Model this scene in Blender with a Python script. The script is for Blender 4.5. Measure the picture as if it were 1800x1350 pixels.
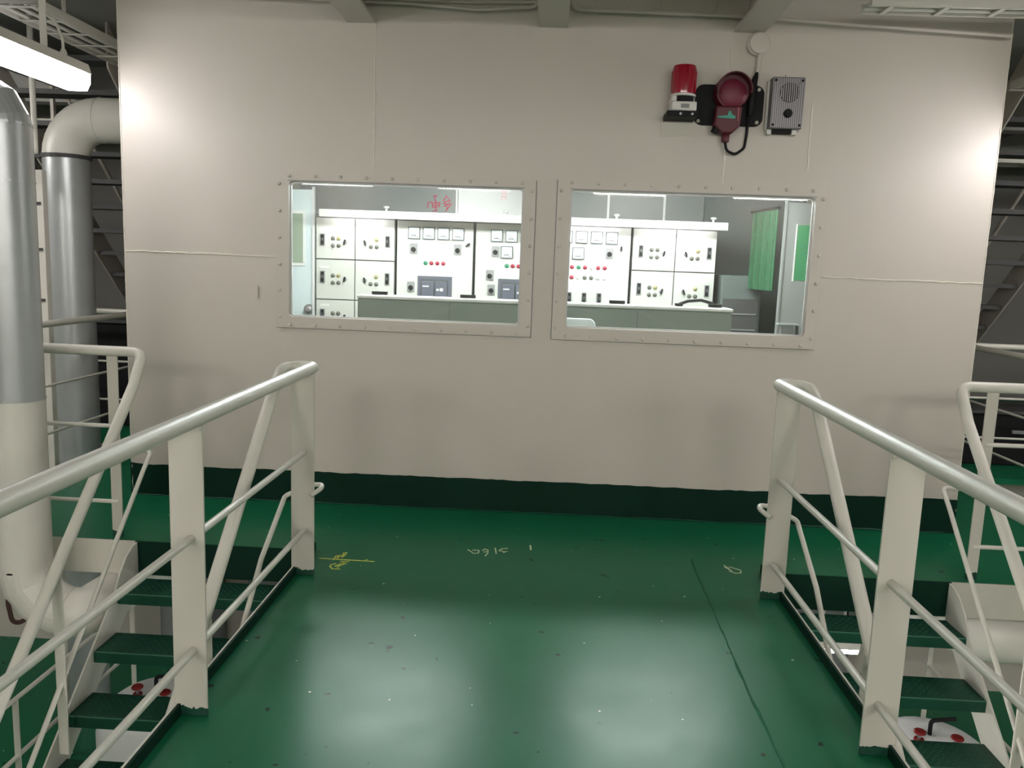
import bpy, bmesh, math, random
from mathutils import Vector, Matrix
random.seed(7)
for o in list(bpy.data.objects): bpy.data.objects.remove(o)
SC = bpy.context.scene; COL = SC.collection
V = Vector
# ------------------------------------------------------------------ camera
FPX, PITCH, YAW, ROLL, CAMH = 1430.778, 0.146174, -0.0386656, 0.0367293, 1.65
cp, sp, cy, sy = math.cos(PITCH), math.sin(PITCH), math.cos(YAW), math.sin(YAW)
fw = V((sy*cp, cy*cp, -sp)); rt = V((cy, -sy, 0)); up = rt.cross(fw)
cr, sr = math.cos(ROLL), math.sin(ROLL)
rt, up = cr*rt + sr*up, -sr*rt + cr*up
cd = bpy.data.cameras.new('camera'); cam = bpy.data.objects.new('camera', cd); COL.objects.link(cam)
cd.sensor_fit = 'HORIZONTAL'; cd.sensor_width = 36; cd.lens = 36*FPX/1800
cd.clip_start = .05; cd.clip_end = 100
cam.matrix_world = Matrix(((rt.x, up.x, -fw.x, 0), (rt.y, up.y, -fw.y, 0), (rt.z, up.z, -fw.z, CAMH), (0, 0, 0, 1)))
SC.camera = cam
# ------------------------------------------------------------------ world, exposure
wd = bpy.data.worlds.new('world'); SC.world = wd; wd.use_nodes = True
wd.node_tree.nodes['Background'].inputs[0].default_value = (.03, .032, .03, 1)
wd.node_tree.nodes['Background'].inputs[1].default_value = .2
vs = SC.view_settings; vs.view_transform = 'Standard'; vs.look = 'None'; vs.gamma = 1; vs.exposure = 0.8
vs.use_curve_mapping = False
LAMP = 14.0          # lamp diffuser strength
ROOM_LAMP = 52.0
# ------------------------------------------------------------------ materials
MAT = {}
def mat(name, col, rough=.5, metal=0, var=.06, scale=6, bump=.0, bscale=40, emit=None, strength=0, spec=.5, coat=0):
    m = bpy.data.materials.new(name); m.use_nodes = True; nt = m.node_tree; N = nt.nodes; L = nt.links
    b = N['Principled BSDF']
    b.inputs['Roughness'].default_value = rough; b.inputs['Metallic'].default_value = metal
    b.inputs['Specular IOR Level'].default_value = spec; b.inputs['Coat Weight'].default_value = coat
    if emit:
        b.inputs['Emission Color'].default_value = (*emit, 1); b.inputs['Emission Strength'].default_value = strength
    tc = N.new('ShaderNodeTexCoord'); no = N.new('ShaderNodeTexNoise'); no.inputs['Scale'].default_value = scale
    no.inputs['Detail'].default_value = 5; L.new(tc.outputs['Object'], no.inputs['Vector'])
    mx = N.new('ShaderNodeMix'); mx.data_type = 'RGBA'
    mx.inputs[6].default_value = (*[max(0, c*(1-var)) for c in col], 1); mx.inputs[7].default_value = (*[min(1, c*(1+var)) for c in col], 1)
    L.new(no.outputs['Fac'], mx.inputs[0]); L.new(mx.outputs[2], b.inputs['Base Color'])
    if bump:
        n2 = N.new('ShaderNodeTexNoise'); n2.inputs['Scale'].default_value = bscale; L.new(tc.outputs['Object'], n2.inputs['Vector'])
        bp = N.new('ShaderNodeBump'); bp.inputs['Strength'].default_value = bump; bp.inputs['Distance'].default_value = .01
        L.new(n2.outputs['Fac'], bp.inputs['Height']); L.new(bp.outputs['Normal'], b.inputs['Normal'])
    MAT[name] = m
    return m
mat('wall_paint', (.52, .48, .42), .42, var=.05, scale=2.0, bump=.06, bscale=9)
mat('cream_paint', (.60, .585, .51), .38, var=.07, scale=9, bump=.05, bscale=30)
mat('white_pipe', (.66, .64, .57), .4, var=.06, scale=5, bump=.05)
mat('hull_grey', (.30, .295, .27), .6, var=.15, scale=1.2, bump=.1, bscale=5)
mat('dark_steel', (.05, .05, .048), .6, var=.2)
mat('galvanised', (.46, .48, .48), .33, metal=.45, var=.12, scale=4, bump=.1, bscale=7)
mat('lamp_housing', (.62, .60, .54), .4)
mat('lens', (.9, .9, .9), .4, emit=(1, .955, .99), strength=LAMP)
mat('lens_room', (.9, .9, .9), .4, emit=(.96, 1, .99), strength=ROOM_LAMP)
mat('lens_panel', (.9, .9, .9), .4, emit=(1, .96, 1), strength=30)
mat('lens_fill', (.9, .9, .9), .4, emit=(1, .97, .94), strength=39)  # stronger diffuser for the unseen fill lamps
mat('green_dark', (.007, .055, .032), .45, var=.2, scale=8, bump=.1, spec=.25)
mat('base_green', (.003, .024, .014), .6, var=.25, scale=5, spec=.12)
mat('switchboard', (.44, .44, .41), .4, var=.03)
mat('panel_line', (.10, .10, .10), .6)
mat('black', (.008, .008, .009), .6, var=.2, spec=.2)
mat('meter_frame', (.05, .055, .06), .4)
mat('meter_face', (.50, .54, .56), .35, var=.02)
mat('grey_plastic', (.20, .20, .20), .45)
mat('breaker_grey', (.07, .075, .10), .4)
mat('ind_red', (.28, .015, .04), .3)
mat('ind_green', (.025, .19, .10), .3)
mat('ind_yellow', (.26, .235, .11), .3)
mat('ind_white', (.55, .55, .54), .3)
mat('ind_grey', (.10, .10, .085), .4)
mat('console_grey', (.17, .20, .175), .5, var=.04)
mat('door_white', (.46, .52, .54), .4, var=.03)
mat('door_glass', (.22, .27, .21), .2)
mat('room_wall', (.20, .21, .205), .5, var=.06)
mat('room_wall_dark', (.09, .11, .105), .5, var=.12, scale=3)
mat('room_ceiling', (.5, .47, .45), .6)
mat('curtain', (.014, .085, .034), .8, var=.25, scale=14)
mat('poster', (.03, .19, .075), .6, var=.1)
mat('red_ink', (.45, .01, .07), .6)
mat('pink_ink', (.75, .35, .42), .6)
mat('chalk', (.55, .60, .12), .9, var=.25, scale=60)
mat('chalk_pale', (.55, .62, .40), .9, var=.25, scale=60)
mat('beacon_red', (.30, .004, .02), .2, coat=.4)
mat('siren_red', (.085, .004, .010), .5)
mat('siren_face', (.16, .012, .03), .5)
mat('teal_label', (.02, .28, .20), .4)
mat('device_white', (.62, .60, .56), .45)
mat('speaker_grey', (.22, .21, .22), .35, metal=.5)
mat('sticker', (.52, .50, .43), .5)
mat('valve_red', (.20, .012, .012), .35)
mat('tank_white', (.72, .72, .70), .35)
mat('blue', (.03, .09, .26), .4)
mat('seat_cloth', (.5, .55, .56), .6)
mat('weld', (.66, .63, .53), .3)
mat('worn_edge', (.05, .15, .095), .4, var=.3, scale=30)
mat('rust', (.035, .012, .008), .7, var=.4, scale=20)

def floor_mat():
    m = bpy.data.materials.new('deck_green'); m.use_nodes = True; nt = m.node_tree; N = nt.nodes; L = nt.links
    b = N['Principled BSDF']; tc = N.new('ShaderNodeTexCoord')
    def noise(s, d=5, r=.55):
        n = N.new('ShaderNodeTexNoise'); n.inputs['Scale'].default_value = s; n.inputs['Detail'].default_value = d
        n.inputs['Roughness'].default_value = r; L.new(tc.outputs['Object'], n.inputs['Vector']); return n
    def ramp(src, a, c):
        r = N.new('ShaderNodeMapRange'); r.inputs[1].default_value = a; r.inputs[2].default_value = c; L.new(src, r.inputs[0]); return r.outputs[0]
    def mix(f, a, c):
        x = N.new('ShaderNodeMix'); x.data_type = 'RGBA'; L.new(f, x.inputs[0])
        for i, v in ((6, a), (7, c)):
            if isinstance(v, tuple): x.inputs[i].default_value = (*v, 1)
            else: L.new(v, x.inputs[i])
        return x.outputs[2]
    c = mix(noise(1.6).outputs['Fac'], (.006, .105, .044), (.010, .135, .060))
    # dark scuffs
    c = mix(ramp(noise(14, 2, .4).outputs['Fac'], .74, .75), c, (.003, .02, .012))
    # paint flecks
    vo = N.new('ShaderNodeTexVoronoi'); vo.voronoi_dimensions = '2D'; vo.inputs['Scale'].default_value = 2.6; vo.inputs['Randomness'].default_value = 1
    L.new(tc.outputs['Object'], vo.inputs['Vector'])
    sc_ = N.new('ShaderNodeSeparateColor'); L.new(vo.outputs['Color'], sc_.inputs[0])
    th = N.new('ShaderNodeMath'); th.operation = 'MULTIPLY'; th.inputs[1].default_value = .016; L.new(sc_.outputs[0], th.inputs[0])
    lt = N.new('ShaderNodeMath'); lt.operation = 'LESS_THAN'; L.new(vo.outputs['Distance'], lt.inputs[0]); L.new(th.outputs[0], lt.inputs[1])
    c = mix(lt.outputs[0], c, (.50, .60, .45))
    L.new(c, b.inputs['Base Color'])
    b.inputs['Specular IOR Level'].default_value = .15
    rr = N.new('ShaderNodeMapRange'); rr.inputs[3].default_value = .24; rr.inputs[4].default_value = .38
    L.new(noise(3.5).outputs['Fac'], rr.inputs[0]); L.new(rr.outputs[0], b.inputs['Roughness'])
    bp = N.new('ShaderNodeBump'); bp.inputs['Strength'].default_value = .12; bp.inputs['Distance'].default_value = .01
    L.new(noise(5, 3).outputs['Fac'], bp.inputs['Height']); L.new(bp.outputs['Normal'], b.inputs['Normal'])
    MAT['deck_green'] = m
floor_mat()

def glass_mat():
    m = bpy.data.materials.new('window_glass'); m.use_nodes = True; nt = m.node_tree; N = nt.nodes; L = nt.links
    N.remove(N['Principled BSDF'])
    t = N.new('ShaderNodeBsdfTransparent'); t.inputs[0].default_value = (.93, .96, .95, 1)
    g = N.new('ShaderNodeBsdfGlossy'); g.inputs['Roughness'].default_value = .02
    f = N.new('ShaderNodeFresnel'); f.inputs[0].default_value = 1.45
    x = N.new('ShaderNodeMixShader'); L.new(f.outputs[0], x.inputs[0]); L.new(t.outputs[0], x.inputs[1]); L.new(g.outputs[0], x.inputs[2])
    L.new(x.outputs[0], N['Material Output'].inputs[0]); MAT['window_glass'] = m
glass_mat()

def post_mat():
    """cream flat bar whose foot is brushed over with deck paint up to a ragged line"""
    m = bpy.data.materials.new('post_paint'); m.use_nodes = True; nt = m.node_tree; N = nt.nodes; L = nt.links
    b = N['Principled BSDF']; b.inputs['Roughness'].default_value = .4
    ge = N.new('ShaderNodeNewGeometry'); se = N.new('ShaderNodeSeparateXYZ'); L.new(ge.outputs['Position'], se.inputs[0])
    no = N.new('ShaderNodeTexNoise'); no.inputs['Scale'].default_value = 30; L.new(ge.outputs['Position'], no.inputs['Vector'])
    ma = N.new('ShaderNodeMath'); ma.operation = 'MULTIPLY_ADD'; ma.inputs[1].default_value = -.05; L.new(no.outputs['Fac'], ma.inputs[0]); L.new(se.outputs['Z'], ma.inputs[2])
    gt = N.new('ShaderNodeMath'); gt.operation = 'GREATER_THAN'; gt.inputs[1].default_value = .012; L.new(ma.outputs[0], gt.inputs[0])
    x = N.new('ShaderNodeMix'); x.data_type = 'RGBA'; x.inputs[6].default_value = (.008, .05, .03, 1); x.inputs[7].default_value = (.51, .49, .425, 1)
    L.new(gt.outputs[0], x.inputs[0]); L.new(x.outputs[2], b.inputs['Base Color']); MAT['post_paint'] = m
post_mat()

def grille_mat():
    """ribbed metal face of the talk-back box"""
    m = bpy.data.materials.new('ribbed_face'); m.use_nodes = True; nt = m.node_tree; N = nt.nodes; L = nt.links
    b = N['Principled BSDF']; b.inputs['Metallic'].default_value = .5; b.inputs['Roughness'].default_value = .4
    tc = N.new('ShaderNodeTexCoord'); w = N.new('ShaderNodeTexWave'); w.bands_direction = 'X'; w.inputs['Scale'].default_value = 25
    L.new(tc.outputs['Object'], w.inputs['Vector'])
    x = N.new('ShaderNodeMix'); x.data_type = 'RGBA'; x.inputs[6].default_value = (.10, .095, .10, 1); x.inputs[7].default_value = (.26, .25, .26, 1)
    L.new(w.outputs['Fac'], x.inputs[0]); L.new(x.outputs[2], b.inputs['Base Color']); MAT['ribbed_face'] = m
grille_mat()

# ------------------------------------------------------------------ mesh helpers
WO = {}      # world origin of every object
class MB:
    def __init__(s): s.v = []; s.f = []; s.m = []
    def add(s, vs, fs, mi=0):
        b = len(s.v); s.v += [tuple(x) for x in vs]; s.f += [tuple(i+b for i in f) for f in fs]; s.m += [mi]*len(fs); return s
    def box(s, x0, x1, y0, y1, z0, z1, mi=0):
        x0, x1 = min(x0, x1), max(x0, x1); y0, y1 = min(y0, y1), max(y0, y1); z0, z1 = min(z0, z1), max(z0, z1)
        return s.add([(x0,y0,z0),(x1,y0,z0),(x1,y1,z0),(x0,y1,z0),(x0,y0,z1),(x1,y0,z1),(x1,y1,z1),(x0,y1,z1)],
              [(0,3,2,1),(4,5,6,7),(0,1,5,4),(1,2,6,5),(2,3,7,6),(3,0,4,7)], mi)
    def tube(s, path, r, n=12, mi=0, cap=True):
        P = [V(p) for p in path]; k = len(P)
        R = r if isinstance(r, (list, tuple)) else [r]*k
        T = []
        for i in range(k):
            a = P[max(0, i-1)]; c = P[min(k-1, i+1)]; T.append((c-a).normalized())
        u = T[0].orthogonal().normalized(); vs = []; fs = []
        for i in range(k):
            if i:
                u = (T[i-1].rotation_difference(T[i])) @ u; u = (u - T[i]*u.dot(T[i])).normalized()
            w = T[i].cross(u)
            # widen at mitred corners
            for j in range(n):
                a = 2*math.pi*j/n; vs.append(P[i] + (u*math.cos(a) + w*math.sin(a))*R[i])
        for i in range(k-1):
            for j in range(n):
                fs.append((i*n+j, i*n+(j+1) % n, (i+1)*n+(j+1) % n, (i+1)*n+j))
        if cap: fs += [tuple(range(n-1, -1, -1)), tuple((k-1)*n+j for j in range(n))]
        return s.add(vs, fs, mi)
    def cyl(s, a, b, r, n=16, mi=0, r2=None): return s.tube([a, b], [r, r if r2 is None else r2], n, mi)
    def lathe(s, prof, c, axis='z', n=24, mi=0):
        """prof: list of (radius, height)"""
        vs = []; fs = []; k = len(prof); c = V(c)
        for (r, h) in prof:
            for j in range(n):
                a = 2*math.pi*j/n; p = (r*math.cos(a), r*math.sin(a), h)
                if axis == 'y': p = (p[0], -p[2], p[1])      # +h looks toward -Y
                if axis == 'x': p = (p[2], p[0], p[1])
                vs.append(c + V(p))
        for i in range(k-1):
            for j in range(n): fs.append((i*n+j, i*n+(j+1) % n, (i+1)*n+(j+1) % n, (i+1)*n+j))
        fs += [tuple(range(n-1, -1, -1)), tuple((k-1)*n+j for j in range(n))]
        return s.add(vs, fs, mi)
    def prism(s, poly, a, b, axis='x', mi=0):
        """poly of 2-d points extruded along an axis from a to b"""
        n = len(poly)
        def q(p, t): return {'x': (t, p[0], p[1]), 'y': (p[0], t, p[1]), 'z': (p[0], p[1], t)}[axis]
        vs = [q(p, a) for p in poly] + [q(p, b) for p in poly]
        fs = [tuple(range(n)), tuple(range(2*n-1, n-1, -1))] + [(i, i+n, (i+1) % n+n, (i+1) % n) for i in range(n)]
        return s.add(vs, fs, mi)
    def mesh(s, name, mats, origin=(0, 0, 0), smooth=False):
        me = bpy.data.meshes.new(name); o = V(origin)
        me.from_pydata([tuple(V(p)-o) for p in s.v], [], s.f)
        for m in mats: me.materials.append(MAT[m])
        me.polygons.foreach_set('material_index', s.m)
        bm = bmesh.new(); bm.from_mesh(me); bmesh.ops.recalc_face_normals(bm, faces=bm.faces); bm.to_mesh(me); bm.free()
        if smooth:
            me.polygons.foreach_set('use_smooth', [True]*len(me.polygons))
            try: me.set_sharp_from_angle(angle=math.radians(38))
            except Exception: pass
        me.update(); return me
    def build(s, name, mats, parent=None, smooth=False, bevel=0, label=None):
        if isinstance(mats, str): mats = [mats]
        xs = [p[0] for p in s.v]; ys = [p[1] for p in s.v]; zs = [p[2] for p in s.v]
        org = V(((min(xs)+max(xs))/2, (min(ys)+max(ys))/2, min(zs)))
        o = bpy.data.objects.new(name, s.mesh(name, mats, org, smooth)); COL.objects.link(o)
        put(o, org, parent)
        if bevel:
            b = o.modifiers.new('bevel', 'BEVEL'); b.width = bevel; b.segments = 2; b.limit_method = 'ANGLE'
        if label: o['label'] = label
        return o
def put(o, world, parent=None):
    world = V(world)
    if parent is not None:
        o.parent = parent; o.location = world - WO[parent.name]
    else: o.location = world
    WO[o.name] = world
    return o
def tag(o, label, cat, group=None):
    o['label'] = label; o['category'] = cat
    if group: o['group'] = group
    return o
def thing(name, loc, label, cat, group=None):
    o = bpy.data.objects.new(name, None); COL.objects.link(o); put(o, loc); return tag(o, label, cat, group)
def structure(o, label=None):
    o['kind'] = 'structure'
    if label: o['label'] = label
    return o
def inst(name, me, loc, parent, rot=None):
    o = bpy.data.objects.new(name, me); COL.objects.link(o); put(o, loc, parent)
    if rot: o.rotation_euler = rot
    return o
def fillet(pts, r, n=6):
    """polyline with rounded corners"""
    P = [V(p) for p in pts]; out = [P[0]]
    for i in range(1, len(P)-1):
        a = (P[i-1]-P[i]); c = (P[i+1]-P[i]); la, lc = a.length, c.length; a.normalize(); c.normalize()
        ang = a.angle(c)
        if abs(ang-math.pi) < .03: out.append(P[i]); continue
        d = min(r/math.tan(ang/2), la*.49, lc*.49); rr = d*math.tan(ang/2)
        ctr = P[i] + (a+c).normalized()*(rr/math.sin(ang/2))
        p0 = P[i]+a*d; p1 = P[i]+c*d; v0 = p0-ctr; v1 = p1-ctr; w = v0.angle(v1)
        for k in range(n+1):
            t = k/n; out.append(ctr + (v0*math.sin((1-t)*w) + v1*math.sin(t*w))/math.sin(w))
    out.append(P[-1]); return out
def ribbon(mb, pts, w, z, mi=0, plane='xy', y=0, h=.0015):
    """flat chalk or ink stroke, a few millimetres wide"""
    for (a, b) in zip(pts[:-1], pts[1:]):
        a = V((a[0], a[1])); b = V((b[0], b[1])); d = (b-a); L = d.length
        if L < 1e-5: continue
        d /= L; q = V((-d.y, d.x))*w/2; a = a-d*w*.3; b = b+d*w*.3
        poly = [tuple(a+q), tuple(b+q), tuple(b-q), tuple(a-q)]
        if plane == 'xy': mb.prism(poly, z, z+h, 'z', mi)
        else: mb.prism(poly, y, y-h, 'y', mi)
    return mb

# ================================================================== SETTING
WY = 5.29                       # face of the control-room bulkhead
XL, XR = -2.78, 2.74            # its edges
CEIL = 3.42
LOW = -2.4
# ---- upper deck: platform, walkway along the bulkhead, side walkways
mb = MB()
mb.box(-1.262, 1.262, -4.5, 4.40, -.05, 0)
mb.box(-3.62, 3.62, 4.40, WY+.03, -.05, 0)
mb.box(-3.62, XL, WY+.03, 7.3, -.05, 0); mb.box(XR, 3.62, WY+.03, 7.3, -.05, 0)
mb.box(-6.9, -3.62, 6.9, 11.9, -.05, 0); mb.box(3.62, 6.9, 6.9, 11.9, -.05, 0)
floor = structure(mb.build('floor', 'deck_green'), 'glossy green painted steel deck in front of control room')
for s in (-1, 1):
    m = MB().box(s*1.262, s*1.252, -4.5, 4.40, -.16, .045, 0); m.build('edge_strip', 'base_green', floor)
    m = MB().box(s*1.270, s*1.2625, -4.5, 4.40, -.16, .047, 0); m.build('edge_strip', 'cream_paint', floor, label='cream outer edge of the platform')
    MB().box(s*1.30, s*2.30, 4.392, 4.40, -.20, -.001).build('fascia', 'base_green', floor)
    MB().box(s*2.30, s*3.62, 4.392, 4.40, -.20, .0).build('fascia', 'cream_paint', floor, label='cream fascia of the walkway')
    MB().box(s*1.05, s*1.12, -4.5, 4.3, -.30, -.05).build('girder', 'cream_paint', floor)
# weld seam running along the platform
pts = [(.87+random.uniform(-.004, .004)+max(0, y-3.2)*.02, y, .0008) for y in [1.0+.06*i for i in range(60)]]
MB().tube(pts, [.0045+random.uniform(-.002, .002) for _ in pts], 6).build('weld_seam', 'deck_green', floor, smooth=True)
# wall joint weld at the deck
pts = [(XL+.01+i*.055, WY-.008, .004+random.uniform(-.002, .002)) for i in range(100)]
MB().tube(pts, [.005+random.uniform(-.002, .002) for _ in pts], 6).build('weld_seam', 'green_dark', floor, smooth=True)
# ---- lower deck and hull
structure(MB().box(-7, 7, -5, 12, LOW-.05, LOW).build('floor_lower', 'deck_green'), 'green lower deck seen below the stairs')
ceil = structure(MB().box(-7, 7, -5, 12, CEIL, CEIL+.05).build('ceiling', 'hull_grey'), 'grey steel deckhead over the engine room')
structure(MB().box(-7.1, -7, -5, 12, LOW, CEIL).build('wall_outer_left', 'hull_grey'), 'grey hull side left of the engine room')
structure(MB().box(7, 7.1, -5, 12, LOW, CEIL).build('wall_outer_right', 'hull_grey'), 'grey hull side right of the engine room')
structure(MB().box(-7.1, 7.1, 12, 12.1, LOW, CEIL).build('wall_far', 'hull_grey'), 'grey bulkhead far behind the control room')
structure(MB().box(-7.1, 7.1, -5.1, -5, LOW, CEIL).build('wall_rear', 'wall_paint'), 'cream bulkhead behind the viewpoint')
structure(MB().box(-6.5, 6.5, 7.82, 7.87, LOW, -.06).build('wall_lower', 'wall_paint'), 'pale bulkhead on the lower deck')
# deck beams with face plates
for xc in (-1.225, -.03, 1.165):
    m = MB().box(xc-.09, xc+.09, -4.9, WY-.002, 3.10, 3.118).box(xc-.007, xc+.007, -4.9, WY-.002, 3.118, CEIL)
    m.build('beam', 'wall_paint', ceil)
for s in (-1, 1):
    for yc in (7.95, 9.8):
        MB().box(s*2.80, s*6.98, yc-.09, yc+.09, 3.02, 3.04).box(s*2.80, s*6.98, yc-.007, yc+.007, 3.04, CEIL).build('beam', 'hull_grey', ceil)
    MB().box(s*3.05, s*6.98, 4.92, 4.94, 3.06, CEIL).build('beam', 'hull_grey', ceil)
    MB().box(s*4.5, s*4.52, 5.0, 11.9, 3.08, CEIL).build('beam', 'hull_grey', ceil)
# ---- control-room shell
WIN = [(-1.682, -.174, 1.257, 2.125), (.125, 1.654, 1.257, 2.128)]
mb = MB(); T = .05
xs = [XL, WIN[0][0]-.01, WIN[0][1]+.01, WIN[1][0]-.01, WIN[1][1]+.01, XR]
mb.box(XL, XR, WY, WY+T, -.05, 1.247); mb.box(XL, XR, WY, WY+T, 2.138, CEIL)
for a, b in ((xs[0], xs[1]), (xs[2], xs[3]), (xs[4], xs[5])): mb.box(a, b, WY, WY+T, 1.247, 2.138)
wf = structure(mb.build('wall_front', 'wall_paint'), 'cream painted steel front of the control room with two windows')
def seam(pts, r=.0045):
    P = []
    for (a, b) in zip(pts[:-1], pts[1:]):
        n = max(2, int((V(b)-V(a)).length/.035))
        P += [V(a).lerp(V(b), i/n) + V((random.uniform(-.002, .002), 0, random.uniform(-.003, .003))) for i in range(n)]
    P.append(V(pts[-1]))
    MB().tube(P, [r+random.uniform(-.0015, .0015) for _ in P], 6).build('weld_seam', 'weld', wf, smooth=True)
y = WY-.001
seam([(XL+.005, y, 1.645), (-1.77, y, 1.643)]); seam([(1.735, y, 1.64), (XR-.005, y, 1.635)])
seam([(-1.136, y, 2.20), (-1.136, y, 3.10)], .0035); seam([(1.07, y, 2.20), (1.07, y, 2.46)], .004); seam([(1.067, y, 2.82), (1.067, y, 3.0)], .0035)
seam([(1.587, y, 2.30), (1.583, y, 2.72)], .004)
seam([(-2.77, y, .02), (-2.775, y, 3.3)], .003); seam([(2.735, y, .02), (2.735, y, 3.3)], .003)
MB().box(-1.905, -1.888, WY-.012, WY, 1.37, 1.45).build('lug', 'wall_paint', wf, bevel=.003, label='small lug welded on the wall')
structure(MB().box(XL, XL+.04, WY+T, 9.0, -.05, CEIL).build('wall_left', 'wall_paint'), 'left side of the control room')
structure(MB().box(XR-.04, XR, WY+T, 9.0, -.05, CEIL).build('wall_right', 'wall_paint'), 'right side of the control room')
wb = structure(MB().box(XL, XR, 9.0, 9.04, -.05, CEIL).build('wall_back', 'room_wall'), 'grey back wall inside the control room')
for x in (-1.02, .62, 1.22): MB().box(x-.012, x+.012, 8.985, 9.0, 2.0, 2.44).build('cover_strip', 'ind_white', wb)
structure(MB().box(XL+.04, XR-.04, WY+T, 9.0, 2.44, 2.48).build('ceiling_room', 'room_ceiling'), 'ceiling of the control room')
structure(MB().box(XL+.04, XR-.04, WY+T, 9.0, -.05, .0).build('floor_room', 'green_dark'), 'floor inside the control room')
# ragged dark-green band at the foot of the bulkhead
n = 150; vs_ = []; zt = .222
for i in range(n+1):
    x = XL+.001+(XR-XL-.002)*i/n
    zt += random.uniform(-.004, .004); zt += (.215+.012*i/n-zt)*.25
    vs_ += [(x, WY-.004, 0.001), (x, WY-.004, zt), (x, WY, zt), (x, WY, 0.001)]
fs_ = []
for i in range(n):
    for a, b in ((0, 1), (1, 2), (2, 3), (3, 0)): fs_.append((i*4+a, i*4+b, i*4+4+b, i*4+4+a))
fs_ += [(0, 1, 2, 3), (n*4+3, n*4+2, n*4+1, n*4)]
structure(MB().add(vs_, fs_).build('baseboard_front', 'base_green'), 'dark green painted band with ragged top along the wall foot')
for x, nm in ((XL-.004, 'baseboard_left'), (XR, 'baseboard_right')):
    structure(MB().box(x, x+.004, WY+.001, 8.9, .001, .22).build(nm, 'base_green'), 'dark green painted band round the corner of the control room')

# ---- windows
bolt_me = MB().lathe([(.012, 0), (.012, .007), (.0065, .011)], (0, 0, 0), 'y', 6).mesh('bolt', ['wall_paint'])
def rrect(x0, x1, z0, z1, r, n=5):
    out = []
    for (cx, cz, a0) in ((x1-r, z1-r, 0), (x0+r, z1-r, 90), (x0+r, z0+r, 180), (x1-r, z0+r, 270)):
        for k in range(n+1):
            a = math.radians(a0+90*k/n); out.append((cx+r*math.cos(a), cz+r*math.sin(a)))
    return out
def window(i, g, o):
    w = bpy.data.objects.new('window_%d' % i, None); COL.objects.link(w); put(w, ((g[0]+g[1])/2, WY, g[2])); structure(w)
    w['label'] = ['left window of the control room in a bolted cream frame', 'right window of the control room in a bolted cream frame'][i-1]
    inn = rrect(g[0], g[1], g[2], g[3], .028); n = len(inn); q = n//4
    out = []
    for k, p in enumerate(inn):
        c = k//q; x = o[1] if c in (0, 3) else o[0]; z = o[3] if c in (0, 1) else o[2]
        j = k % q
        out.append((x, z))
    f = MB(); y0, y1, y2 = WY-.018, WY, WY+.055
    vv = [(p[0], y0, p[1]) for p in out]+[(p[0], y0, p[1]) for p in inn]+[(p[0], y1, p[1]) for p in out]+[(p[0], y2, p[1]) for p in inn]
    ff = []
    for k in range(n):
        k2 = (k+1) % n
        ff.append((n+k, n+k2, 3*n+k2, 3*n+k))
        if k % q != q-1: ff.append((k, n+k, n+k2))
        else: ff += [(k, n+k, n+k2, k2), (k, k2, 2*n+k2, 2*n+k)]
    f.add(vv, ff).build('frame', 'wall_paint', w)
    # glazing gasket and pane
    gk = rrect(g[0]+.001, g[1]-.001, g[2]+.001, g[3]-.001, .027); gi = rrect(g[0]+.010, g[1]-.010, g[2]+.010, g[3]-.010, .02)
    vv = [(p[0], WY+.012, p[1]) for p in gk]+[(p[0], WY+.012, p[1]) for p in gi]+[(p[0], WY+.028, p[1]) for p in gi]
    ff = [(k, (k+1) % n, n+(k+1) % n, n+k) for k in range(n)]+[(n+k, n+(k+1) % n, 2*n+(k+1) % n, 2*n+k) for k in range(n)]
    MB().add(vv, ff).build('gasket', 'ind_white', w)
    MB().box(g[0]+.002, g[1]-.002, WY+.018, WY+.024, g[2]+.002, g[3]-.002).build('pane', 'window_glass', w)
    for (a, b, c, d) in ((o[0]-.005, o[0], o[2]-.005, o[3]), (o[1], o[1]+.005, o[2]-.005, o[3]), (o[0], o[1], o[2]-.005, o[2])):
        MB().box(a, b, WY-.004, WY, c, d).build('sealant', 'grey_plastic', w)
    MB().box(g[0]-.004, g[1]+.004, WY-.0195, WY-.018, g[3]+.001, g[3]+.006).build('sealant', 'grey_plastic', w)
    # bolts round the frame
    xm0, xm1, zm0, zm1 = o[0]+.028, o[1]-.028, o[2]+.022, o[3]-.020
    B = []
    k = 9
    for a in range(k+1):
        x = xm0+.06+(xm1-xm0-.12)*a/k; B += [(x, zm0), (x, zm1)]
    for a in range(6):
        z = zm0+.05+(zm1-zm0-.10)*a/5; B += [(xm0-.005, z), (xm1+.005, z)]
    for (x, z) in B: inst('bolt', bolt_me, (x, WY-.018, z), w)
    return w
window(1, WIN[0], (-1.765, -.097, 1.185, 2.178)); window(2, WIN[1], (.040, 1.722, 1.178, 2.190))

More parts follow.
